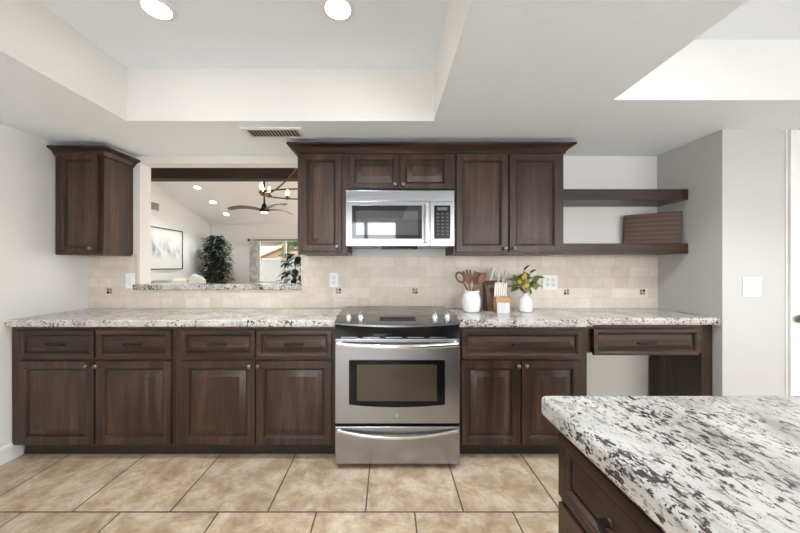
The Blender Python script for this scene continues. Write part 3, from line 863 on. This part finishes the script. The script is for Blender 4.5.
# utensil crock
cd = 2.355; cxk = pxx(471.3, cd)
ck = MB().lathe([(.048, 0), (.056, .004), (.064, .03), (.069, .065), (.068, .095), (.060, .122), (.054, .134), (.056, .142), (.061, .150), (.0615, .156), (.058, .158), (.053, .152), (.050, .136), (.058, .11), (.062, .07), (.055, .02), (0, .012)], (cxk, cd, ZC), 'z', 40)
tag(obj('utensil_crock', ck, CERAM), 'round white ceramic crock holding wooden utensils beside the range', 'crock')
def flat_tool(name, label, top_px, top_py, outline, hole=None, dd=0.0, twist=0.0, cat='utensil'):
    """a wooden tool: handle from inside the crock to the head at the given place; outline in head-local (u, v)"""
    top = PX(top_px, top_py, cd + dd)
    foot = Vector((cxk - (top.x - cxk) * .55, cd + .0 - dd * .3, ZC + .03))
    ax = (top - foot).normalized(); sd = ax.cross(Vector((0, 1, 0))).normalized()
    sd = -sd
    nn = ax.cross(sd).normalized()
    t = thing(name, label, cat, tuple(foot), 'wooden utensils in the white crock')
    hb = MB().tube([foot, foot.lerp(top, .45), foot.lerp(top, .80)], [.0055, .006, .0065], 10)
    obj('handle', hb, WOODSP, t)
    base = foot.lerp(top, .71)
    outline = [(u * 1.25, v * 1.2) for u, v in outline]
    hole = [(u * 1.25, v * 1.2) for u, v in hole] if hole else None
    mb = MB(); A, B = [], []
    for u, v in outline:
        dish = -.006 * math.sin(min(1, max(0, v / .09)) * PI) * (1 - min(1, abs(u) / .03))
        p = base + ax * v + sd * u + nn * dish
        A.append(mb.bm.verts.new(p + nn * .003)); B.append(mb.bm.verts.new(p - nn * .003))
    n = len(outline)
    if hole:
        A2 = [mb.bm.verts.new(base + ax * v + sd * u + nn * .003) for u, v in hole]; B2 = [mb.bm.verts.new(base + ax * v + sd * u - nn * .003) for u, v in hole]
        for i in range(n):
            j = (i + 1) % n
            mb.bm.faces.new((A[i], A[j], A2[j], A2[i])); mb.bm.faces.new((B[j], B[i], B2[i], B2[j])); mb.bm.faces.new((A2[i], A2[j], B2[j], B2[i]))
    else:
        mb.bm.faces.new(A); mb.bm.faces.new(B[::-1])
    for i in range(n):
        j = (i + 1) % n; mb.bm.faces.new((A[j], A[i], B[i], B[j]))
    obj('head', mb, WOODSP, t)
def oval(a, b, c, n=20): return [(a * math.sin(2 * PI * k / n), c + b * math.cos(2 * PI * k / n)) for k in range(n)]
flat_tool('wooden_spoon', 'oval wooden spoon with a cut-out bowl, leaning left', 458.4, 274.3, oval(.027, .040, .047), oval(.016, .027, .048))
flat_tool('wooden_fork', 'wooden serving fork with prongs standing upright', 467.3, 273.8, [(-.010, 0), (.010, 0), (.024, .030), (.025, .082), (.016, .085), (.012, .06), (.007, .06), (.005, .088), (-.005, .088), (-.007, .06), (-.012, .06), (-.016, .085), (-.025, .082), (-.024, .030)], None, -.02)
flat_tool('wooden_spatula', 'broad wooden turner leaning right', 477.8, 275.0, [(-.010, 0), (.010, 0), (.030, .03), (.036, .084), (-.030, .078), (-.028, .03)], None, .015)
flat_tool('wooden_spoon', 'solid wooden spoon farthest right in the crock', 484.5, 274.6, oval(.022, .038, .045), None, -.025)
# knife block
kd = 2.375
kx0, kx1 = pxx(488, kd), pxx(508, kd)
kw_ = kx1 - kx0
t = thing('knife_block', 'brown wooden knife block with ivory-handled knives', 'knife block', ((kx0 + kx1) / 2, kd, ZC))
zk = lambda py: pzz(py, kd)
kb = MB().poly_prism([(2.375, ZC), (2.50, ZC), (2.515, zk(281.5)), (2.455, zk(281)), (2.40, zk(297))], 'x', kx0, kx1 - .012)
obj('block', kb, WOODDK, t)
obj('front_step', MB().box(kx0 + .045, kx1 + .006, 2.335, 2.398, ZC, zk(296.5), .003), WOODTAN, t)
def knife(name, label, p0, p1, r, big=False):
    p0, p1 = Vector(p0), Vector(p1)
    k = thing(name, label, 'knife', tuple(p0), 'ivory knives in the block')
    ax = (p1 - p0)
    obj('handle', MB().tube([p0, p0 + ax * .1, p0 + ax * .5, p0 + ax * .9, p1], [r * .85, r * .95, r, r * 1.1, r * .8], 10), IVORY, k)
    obj('blade', MB().tube([p0 - ax * .7, p0 + ax * .02], [r * .5, r * .5], 6), BRIGHT, k)
for i in range(6):
    x = kx0 + .050 + i * .0162
    knife('steak_knife', ['leftmost steak knife in the front row of the block', 'second steak knife from left in front row', 'third steak knife from left in front row', 'fourth steak knife from left in front row', 'fifth steak knife from left in front row', 'rightmost steak knife in the front row of the block'][i],
          (x, 2.37, zk(296) - .002), (x + .012, 2.385, zk(282.2)), .0068)
knife('carving_knife', 'tall ivory-handled knife at the back left of the block', (pxx(494, kd) , 2.475, zk(283)), (pxx(497.2, kd), 2.455, zk(267.5)), .0135)
knife('bread_knife', 'tall ivory-handled knife at the back right of the block', (pxx(505.8, kd), 2.46, zk(284)), (pxx(509.5, kd), 2.44, zk(271)), .009)
sc_ = thing('kitchen_scissors', 'ivory kitchen scissors with ring grips in the block', 'scissors', (pxx(502.5, kd), 2.45, zk(284)))
for s in (-1, 1):
    cxs, czs = pxx(502.3, kd) + s * .014, zk(273.5)
    obj('grip', MB().tube([(cxs + .012 * math.cos(2 * PI * k / 18), 2.45, czs + .022 * math.sin(2 * PI * k / 18)) for k in range(19)], .0056, 8), IVORY, sc_)
obj('shank', MB().tube([(pxx(502.3, kd), 2.45, zk(277)), (pxx(501.8, kd), 2.46, zk(292))], .008, 8), IVORY, sc_)
# small white box
bd_ = 2.30
bxm = MB().box(-.033, .033, -.033, .033, 0, .072, .002)
o = obj('small_box', bxm, plain('white_box_paint', (.80, .80, .82), .4), local=True)
o.location = (pxx(502.7, bd_), bd_ - .015, ZC + .0005); o.rotation_euler = (0, 0, math.radians(47))
tag(o, 'small white box standing in front of the knife block', 'box')
# vase with lemon sprigs
vd = 2.36; vx = pxx(525.3, vd)
vp = [(.040, 0), (.046, .004), (.048, .02), (.0475, .085), (.043, .102), (.030, .115), (.020, .121), (.0185, .130), (.0215, .138), (.019, .139), (.016, .130), (.016, .12), (.03, .108), (.042, .08), (.042, .012), (0, .010)]
tag(obj('vase', MB().lathe(vp, (vx, vd, ZC), 'z', 72, 18, .025), CERAM), 'ribbed white ceramic bottle vase holding lemon sprigs', 'vase')
t = thing('lemon_sprigs', 'leafy lemon sprigs with yellow fruit in the white ribbed vase', 'plant', (vx, vd, ZC + .03))
stem = MB(); lf = MB()
tips = [(-.095, .01, .235), (-.075, -.03, .20), (-.06, .02, .27), (-.03, -.02, .29), (.0, .03, .30), (.02, -.03, .27), (.05, .02, .285), (.085, -.01, .265), (.10, .02, .23), (.07, -.04, .215), (-.10, .0, .185), (.03, -.05, .22)]
rnd = random.Random(3)
for tx, ty, tz in tips:
    a = Vector((vx, vd, ZC + .03)); mpt = Vector((vx + tx * .12, vd + ty * .1, ZC + .145)); b = Vector((vx + tx * .85, vd + ty, ZC + tz))
    stem.tube([a, mpt, mpt.lerp(b, .55) + Vector((0, 0, .012)), b], [.0022, .0022, .0018, .0012], 6)
    for q in (.5, .78, 1.0):
        p = mpt.lerp(b, q)
        for s in range(2 if q < 1 else 1):
            dr = Vector((tx * 5 + rnd.uniform(-.9, .9), rnd.uniform(-.9, .7), rnd.uniform(-.5, .75)))
            lf.leaf(p, dr, (0, -.4, 1), rnd.uniform(.055, .085), rnd.uniform(.026, .040))
obj('stem', stem, TWIG, t); obj('leaves', lf, LEAFL, t, recalc=False)
for (px, py, yy) in ((524.3, 276.8, -.035), (526.2, 285.6, -.05), (520, 281.5, -.01)):
    p = PX(px, py, vd + yy)
    obj('lemon', MB().ball(p, .0195, (1, 1, 1.22), Matrix.Rotation(.4, 3, 'Y'), 18, 12).ball(p + Vector((.009, 0, .022)), .006, (1, 1, 1), None, 8, 6), LEMON, t)

# ------------------------------------------------------------------ ceiling fittings
def can_light(x, y, z, label, r=.075, nrm=None, group='recessed ceiling lights', watts=40):
    t = thing('recessed_light', label, 'ceiling light', (x, y, z), group)
    ring = MB().lathe([(r * .80, -.001), (r * .82, -.006), (r * .98, -.006), (r * 1.08, -.002), (r * 1.08, .001)], (0, 0, 0), 'z', 36)
    dif = MB().lathe([(0, -.003), (r * .82, -.003), (r * .82, .0)], (0, 0, 0), 'z', 36)
    a = obj('trim_ring', ring, TRIM, t, local=True); b = obj('diffuser', dif, CANL, t, local=True)
    if nrm is not None: t.rotation_euler = nrm
    L = bpy.data.lights.new('can_lamp', 'SPOT'); L.energy = watts; L.color = (0.85, 0.94, 1.0)
    L.spot_size = math.radians(116); L.spot_blend = .55; L.shadow_soft_size = r * .8
    lo = bpy.data.objects.new('can_lamp', L); COL.objects.link(lo); lo.parent = t; lo.location = (0, 0, -.02)
    return t
for px, wt, lab in ((157, 22, 'left recessed light in the kitchen tray ceiling'), (338, 40, 'right recessed light in the kitchen tray ceiling')):
    dd = F * (ZT - H) / (CY - 8.5)
    can_light(pxx(px, dd), dd, ZT, lab, .072, watts=wt)
for x, y, lab, wt in ((-1.085, .25, 'added unseen recessed light in the near left of the main tray', 22), (-.235, .25, 'added unseen recessed light in the near right of the main tray', 40), (1.5, 1.25, 'added unseen recessed light in the right tray nearest the desk', 42), (2.9, .9, 'added unseen recessed light in the right tray beyond the island', 40), (1.9, -.7, 'added unseen recessed light in the right tray behind the island', 35), (2.9, -.7, 'added unseen recessed light in the right tray by the rear window', 35)):  # out-of-view lamps, added to brighten the kitchen
    can_light(x, y, ZT, lab, .072, watts=wt)
sl = math.atan(SL)
for x, y, lab in ((-1.2, 6.4, 'added unseen recessed light on the living room slope right of the fan'), (1.2, 6.4, 'added unseen recessed light on the living room slope far from the fan')):  # hidden pair added to raise the living room light
    can_light(x, y, ZF + SL * (LY - y), lab, .085, (-sl, 0, 0), watts=520)
for px, py, lab in ((197.3, 187.3, 'nearest recessed light on the sloping living room ceiling'), (213, 202, 'middle recessed light on the sloping living room ceiling'), (226.3, 214, 'farthest recessed light on the sloping living room ceiling')):
    k = (CY - py) / F
    dd = (ZF - H + SL * LY) / (k + SL)
    can_light(pxx(px, dd), dd, ZF + SL * (LY - dd), lab, .07, (-sl, 0, 0), watts=22)
t = thing('ceiling_vent', 'white slatted air vent in the kitchen ceiling', 'vent', (-.755, 2.11, ZS))
m = MB()
vx0, vx1, vy0, vy1 = -.955, -.557, 2.025, 2.195
for a in ((vx0, vx1, vy0, vy0 + .028), (vx0, vx1, vy1 - .028, vy1), (vx0, vx0 + .032, vy0 + .028, vy1 - .028), (vx1 - .032, vx1, vy0 + .028, vy1 - .028)):
    m.box(a[0], a[1], a[2], a[3], ZS - .010, ZS, .003)
obj('frame', m, TRIM, t)
obj('duct_shade_sheet', MB().box(vx0 + .03, vx1 - .03, vy0 + .026, vy1 - .026, ZS - .0015, ZS - .0005), plain('duct_shade', (.10, .075, .055), .8), t)  # flat dark sheet, the duct's shade put into its colour
m = MB()
for i in range(15):
    xx = vx0 + .045 + i * .0222
    m.box(xx - .0075, xx + .0075, vy0 + .027, vy1 - .027, -.0008, .0008, 0)
    m.bm.verts.ensure_lookup_table()
    vv = m.bm.verts[-8:]
    bmesh.ops.rotate(m.bm, cent=(xx, 0, 0), matrix=Matrix.Rotation(math.radians(38), 3, 'Y'), verts=vv)
    bmesh.ops.translate(m.bm, vec=(0, 0, ZS - .0062), verts=vv)
obj('slats', m, plain('vent_slat_grey', (.62, .60, .57), .5), t)

# ------------------------------------------------------------------ living room things
# picture on the left wall
t = thing('framed_picture', 'large abstract blue grey and white framed picture on living room wall', 'picture', (LX, 6.6, 1.6))
ya, yb, za_, zb2 = 5.85, 7.33, 1.165, 2.045
m = MB()
for a in ((ya, yb, zb2 - .02, zb2), (ya, yb, za_, za_ + .02), (ya, ya + .02, za_ + .02, zb2 - .02), (yb - .02, yb, za_ + .02, zb2 - .02)):
    m.box(LX + .001, LX + .035, *a, .002)
obj('frame', m, plain('black_frame_paint', (.02, .02, .022), .4), t)
mm, nt, b = new_mat('abstract_canvas')
v = coords(nt, (1, 2.2, .8))
n1 = noise(nt, v, 2.2, 5, .6, .8)
tcn = nd(nt, 'ShaderNodeTexCoord'); sp = nd(nt, 'ShaderNodeSeparateXYZ'); nt.links.new(tcn.outputs['Object'], sp.inputs[0])
band = ramp(nt, sp.outputs['Z'], [(0.0, (0, 0, 0)), (.001, (0, 0, 0))])
mp = nd(nt, 'ShaderNodeMapRange'); mp.inputs['From Min'].default_value = -.30; mp.inputs['From Max'].default_value = .30
nt.links.new(sp.outputs['Z'], mp.inputs['Value'])
bandc = ramp(nt, mp.outputs[0], [(0.1, (0, 0, 0)), (.45, (1, 1, 1)), (.6, (.8, .8, .8)), (.95, (0, 0, 0))])
blob = ramp(nt, n1, [(.46, (0, 0, 0)), (.62, (1, 1, 1))])
mk = mixc(nt, 1.0, blob, bandc, 'MULTIPLY')
nt.links.new(mixc(nt, mk, (.80, .79, .76), (.26, .34, .39)), b.inputs['Base Color'])
obj('canvas', MB().box(LX + .002, LX + .022, ya + .02, yb - .02, za_ + .02, zb2 - .02), mm, t)
# wall register
t = thing('wall_register', 'small grey air register high on living room left wall', 'vent', (LX, 6.4, 2.45))
zv = 1.24 + 60 * 6.45 / F
obj('frame', MB().box(LX + .001, LX + .012, 6.15, 6.60, zv - .075, zv + .075, .003), plain('register_frame', (.42, .41, .40), .5), t)
m = MB()
for i in range(6): m.box(LX + .011, LX + .016, 6.18, 6.57, zv - .06 + i * .022, zv - .048 + i * .022)
obj('louvres', m, plain('register_louvre', (.25, .245, .24), .5), t)
# ficus
def tree(name, label, base, h, trunk_h, cr, n, leafL, leafW, mat, seed, cat='plant'):
    rn = random.Random(seed)
    b = Vector(base)
    t = thing(name, label, cat, base)
    obj('pot', MB().lathe([(.13, 0), (.16, .02), (.18, .28), (.19, .30), (.17, .30), (.16, .26), (0, .25)], b, 'z', 28), plain('basket_' + name, (.30, .22, .14), .8), t)
    tm = MB().tube([b + Vector((0, 0, .2)), b + Vector((.03, .0, trunk_h)), b + Vector((-.02, 0, h * .75)), b + Vector((0, 0, h * .93))], [.022, .018, .012, .004], 8)
    lm_ = MB()
    z0_ = trunk_h
    for i in range(n):
        q = rn.random(); z = z0_ + (h - z0_) * q; a = rn.uniform(0, 2 * PI); a0 = 3 * a
        prof = (min(1, q * 6 + .45)) * (1 if q < .6 else math.sqrt(max(.0, 1 - ((q - .6) / .4) ** 2)) * .8 + .2) * (.82 + .18 * math.sin(a0 + q * 23))
        r = cr * prof * rn.uniform(.25, 1.08)
        p = b + Vector((r * math.cos(a), r * math.sin(a), z))
        d_ = Vector((math.cos(a), math.sin(a), rn.uniform(-1.0, .3)))
        lm_.leaf(p, d_, (0, 0, 1), leafL * rn.uniform(.7, 1.2), leafW * rn.uniform(.7, 1.2))
        if i % 12 == 0:
            tm.tube([b + Vector((0, 0, z - .12)), p], [.006, .003], 5)
    obj('trunk', tm, TWIG, t); obj('foliage', lm_, mat, t, recalc=False)
    return t
tree('ficus_tree', 'tall dark green ficus tree in the living room corner', (-4.32, 7.95, 0), 2.0, .55, .35, 1900, .10, .055, LEAFD, 5)
# sofa along the left wall
SOFA = plain('beige_sofa_cloth', (.58, .55, .50), .9)
t = thing('sofa', 'beige sofa against the living room left wall, only its back showing', 'sofa', (-4.3, 6.6, 0))
obj('base', MB().box(-4.72, -3.82, 5.5, 7.5, .08, .44, .04, 3), SOFA, t)
obj('backrest', MB().box(-4.75, -4.50, 5.5, 7.5, .30, .965, .05, 4), SOFA, t)
for (a, b_) in ((5.5, 5.72), (7.28, 7.5)): obj('armrest', MB().box(-4.74, -3.82, a, b_, .30, .66, .05, 3), SOFA, t)
for (a, b_) in ((5.73, 6.5), (6.51, 7.27)): obj('seat_cushion', MB().box(-4.52, -3.80, a, b_, .44, .58, .04, 3), SOFA, t)
fm = MB()
for a in (-4.66, -3.9):
    for b_ in (5.58, 7.42): fm.lathe([(.02, 0), (.025, .09)], (a, b_, 0), 'z', 12)
obj('feet', fm, TWIG, t)
def cushion(label, c, w, h, th, rz, lean, mat):
    mb = MB().ball((0, 0, 0), 1, (1, 1, 1), None, 28, 18)
    for v in mb.bm.verts:
        x, y, z = v.co
        sx_ = math.copysign(abs(x) ** .55, x); sz = math.copysign(abs(z) ** .55, z)
        pk = 1 + .13 * (abs(sx_ * sz)) ** 2; v.co = Vector((sx_ * w / 2 * pk, y * th / 2, sz * h / 2 * pk))
    o = obj('throw_pillow', mb, mat, local=True)
    o.location = c; o.rotation_euler = (lean, .35 if 'tilted' in label else 0, rz)
    tag(o, label, 'pillow', 'pillows on the sofa back')
cushion('cream throw pillow farther along the sofa', (-4.33, 6.46, .80), .50, .40, .16, PI / 2, .25, plain('cream_cloth', (.72, .69, .62), .9))
cushion('white tilted throw pillow nearest the ficus', (-4.27, 7.03, .82), .46, .42, .15, PI / 2 - .1, .2, plain('white_cloth', (.78, .77, .74), .9))
cushion('grey brown throw pillow at the near end of the sofa', (-4.33, 5.97, .78), .48, .38, .16, PI / 2, .2, plain('taupe_cloth', (.34, .31, .26), .9))
# ceiling fan
fd = 6.0
hub = PX(264.3, 210.5, fd)
zceil = ZF + SL * (LY - fd)
t = thing('ceiling_fan', 'dark three blade ceiling fan with a lit centre light', 'fan', (hub.x, fd, zceil))
obj('canopy', MB().lathe([(.065, .03), (.065, -.05), (.02, -.09)], (hub.x, fd, zceil), 'z', 24), BRONZE, t)
obj('downrod', MB().tube([(hub.x, fd, zceil - .03), (hub.x, fd, hub.z + .05)], .016), BRONZE, t)
obj('motor', MB().lathe([(.02, .14), (.045, .10), (.055, .05), (.085, .025), (.09, .0), (.085, -.02), (.07, -.03), (0, -.031)], hub, 'z', 28), BRONZE, t)
obj('light', MB().lathe([(.066, -.03), (.06, -.042), (.03, -.050), (0, -.052)], hub, 'z', 24), emit('fan_light_glow', (1, .95, .85), 1.6), t)
for ang in (178, -38, 62):
    a = math.radians(ang); dr = Vector((math.cos(a), math.sin(a), 0)); sd = Vector((-dr.y, dr.x, 0))
    mb = MB(); A, B = [], []
    for i in range(13):
        q = i / 12; L = .08 + .62 * q; w_ = .028 + .030 * math.sin(PI * min(1, q * .8 + .15)); cz = .02 + .075 * math.sin(q * PI * .62) - .06 * q * q
        c = hub + dr * L + Vector((0, 0, cz))
        A.append([mb.bm.verts.new(c + sd * w_ + Vector((0, 0, .015 + .006))), mb.bm.verts.new(c - sd * w_ + Vector((0, 0, -.015 + .006)))])
        B.append([mb.bm.verts.new(c + sd * w_ + Vector((0, 0, .009))), mb.bm.verts.new(c - sd * w_ + Vector((0, 0, -.021)))])
    for i in range(12):
        for L_, fl in ((A, 0), (B, 1)): mb.bm.faces.new((L_[i][0], L_[i][1], L_[i + 1][1], L_[i + 1][0]))
        for k in (0, 1): mb.bm.faces.new((A[i][k], A[i + 1][k], B[i + 1][k], B[i][k]))
    for i in (0, 12): mb.bm.faces.new((A[i][0], A[i][1], B[i][1], B[i][0]))
    obj('blade', mb, plain('fan_blade', (.16, .14, .125), .3), t)
# chandelier
hd = 3.7
cc = PX(306, 194.6, hd); R_, RB_ = .515, .27
zc2 = ZK + SL * (hd - 2.68)
t = thing('chandelier', 'bronze oval ring chandelier with candle bulbs, partly behind the wall cabinet', 'chandelier', (cc.x, hd, zc2))
CHB = plain('antique_bronze', (.11, .065, .035), .35, .85)
def on_ring(a, k=1.0): return cc + Vector((R_ * k * math.cos(a), RB_ * k * math.sin(a), 0))
obj('ring', MB().tube([on_ring(2 * PI * k / 48) for k in range(49)], .009, 8), CHB, t)
obj('stem', MB().tube([(cc.x, hd, zc2 - .01), (cc.x, hd, cc.z + .47)], .011), CHB, t)
obj('canopy', MB().lathe([(.06, .04), (.06, -.02), (.02, -.04)], (cc.x, hd, zc2), 'z', 20), CHB, t)
for a in (PI, 0):
    pts = [on_ring(a, i / 14) + Vector((0, 0, .49 * (1 - i / 14) ** 1.8)) for i in range(15)]
    obj('arm', MB().tube(pts, .010, 8), CHB, t)
for dg in (196, 178, 156, 124, 105, 75, 56, 24, 2, -16):
    p = on_ring(math.radians(dg))
    c_ = obj('candle_cup', MB().lathe([(.012, -.012), (.028, .008), (.030, .016), (.013, .018), (.013, .045), (0, .045)], p, 'z', 16), CHB, t)
    obj('bulb', MB().lathe([(.008, .044), (.015, .056), (.018, .074), (.012, .098), (.004, .118), (0, .12)], p, 'z', 14), BULB, c_)
# curtain + rod
rz = pzz(240, LY - .12)
t = thing('curtain_rod', 'thin black curtain rod above the living room window', 'curtain rod', (-2.7, LY - .12, rz))
obj('rod', MB().tube([(-3.68, LY - .12, rz), (-1.84, LY - .12, rz)], .014), plain('rod_black', (.02, .02, .02), .4, .6), t)
for xx in (-3.70, -1.81): obj('finial', MB().ball((xx, LY - .12, rz), .03), plain('rod_black_end', (.02, .02, .02), .4, .6), t)
for xx in (-3.66, -1.90): obj('bracket', MB().box(xx - .012, xx + .012, LY - .125, LY - .001, rz - .03, rz - .012, .002), plain('rod_bracket', (.02, .02, .02), .4, .6), t)
mm, nt, b = new_mat('patterned_curtain_cloth')
vv = nd(nt, 'ShaderNodeTexVoronoi'); vv.inputs['Scale'].default_value = 7; nt.links.new(coords(nt, (1, 1, 1)), vv.inputs['Vector'])
nt.links.new(ramp(nt, vv.outputs['Distance'], [(.1, (.80, .80, .79)), (.35, (.76, .76, .75)), (.5, (.56, .57, .58))]), b.inputs['Base Color'])
b.inputs['Roughness'].default_value = .9
mb = MB(); n = 60; cols = []
for i in range(n + 1):
    x = -3.68 + .21 * i / n; y = LY - .12 + .035 * math.sin(i / n * 2 * PI * 5)
    cols.append([mb.bm.verts.new((x, y, .03)), mb.bm.verts.new((x, y, 1.2)), mb.bm.verts.new((x, y * 1.0, rz + .03))])
for A, B in zip(cols, cols[1:]):
    for k in range(2): mb.bm.faces.new((A[k], B[k], B[k + 1], A[k + 1]))
cu = obj('curtain', mb, mm); cu.modifiers.new('thickness', 'SOLIDIFY').thickness = .003
tag(cu, 'white curtain with grey pattern hanging left of the living room window', 'curtain')
# rubber plant near the window
tree('rubber_plant', 'dark leafy potted plant in front of the living room window', (-1.80, 6.2, 0), 1.50, .45, .24, 150, .20, .10, LEAFD, 11)
# outside the window: tiled roof and shrub behind the garden wall
t = thing('neighbor_roof', 'tan tiled sloping roof beyond the garden wall', 'roof', (-6, 17, 0))
m = MB(); m.poly_prism([(-9.5, .6), (-3.1, 3.22), (-1.5, 3.22), (-1.5, 0), (-9.5, 0)], 'y', 17, 22)
obj('gable', m, paint('tan_stucco', (.16, .115, .075)), t)
m = MB(); m.poly_prism([(-9.8, .52), (-3.1, 3.27), (-3.1, 3.43), (-9.8, .68)], 'y', 16.7, 22)
obj('fascia', m, plain('pale_fascia', (.30, .22, .12), .7), t)
m = MB(); m.box(-9.5, -1.2, 17.5, 22, 2.6, 5.2)
obj('upper_wall', m, paint('tan_tile', (.17, .115, .08)), t)
t = thing('garden_shrub', 'bright green shrub beyond the garden wall', 'shrub', (-3.85, 13.4, 0))
rn = random.Random(9); lm_ = MB()
for i in range(900):
    v = Vector((rn.gauss(0, 1), rn.gauss(0, 1), rn.gauss(0, 1))).normalized() * rn.uniform(.5, 1)
    lm_.leaf((-3.85 + v.x * .7, 13.4 + v.y * .7, 1.7 + v.z * 1.0), v, (0, 0, 1), .22, .12)
obj('foliage', lm_, plain('shrub_green', (.06, .11, .02), .6), t, recalc=False)
obj('stem', MB().tube([(-3.85, 13.4, -.05), (-3.85, 13.4, 1.6)], [.05, .03], 8), TWIG, t)
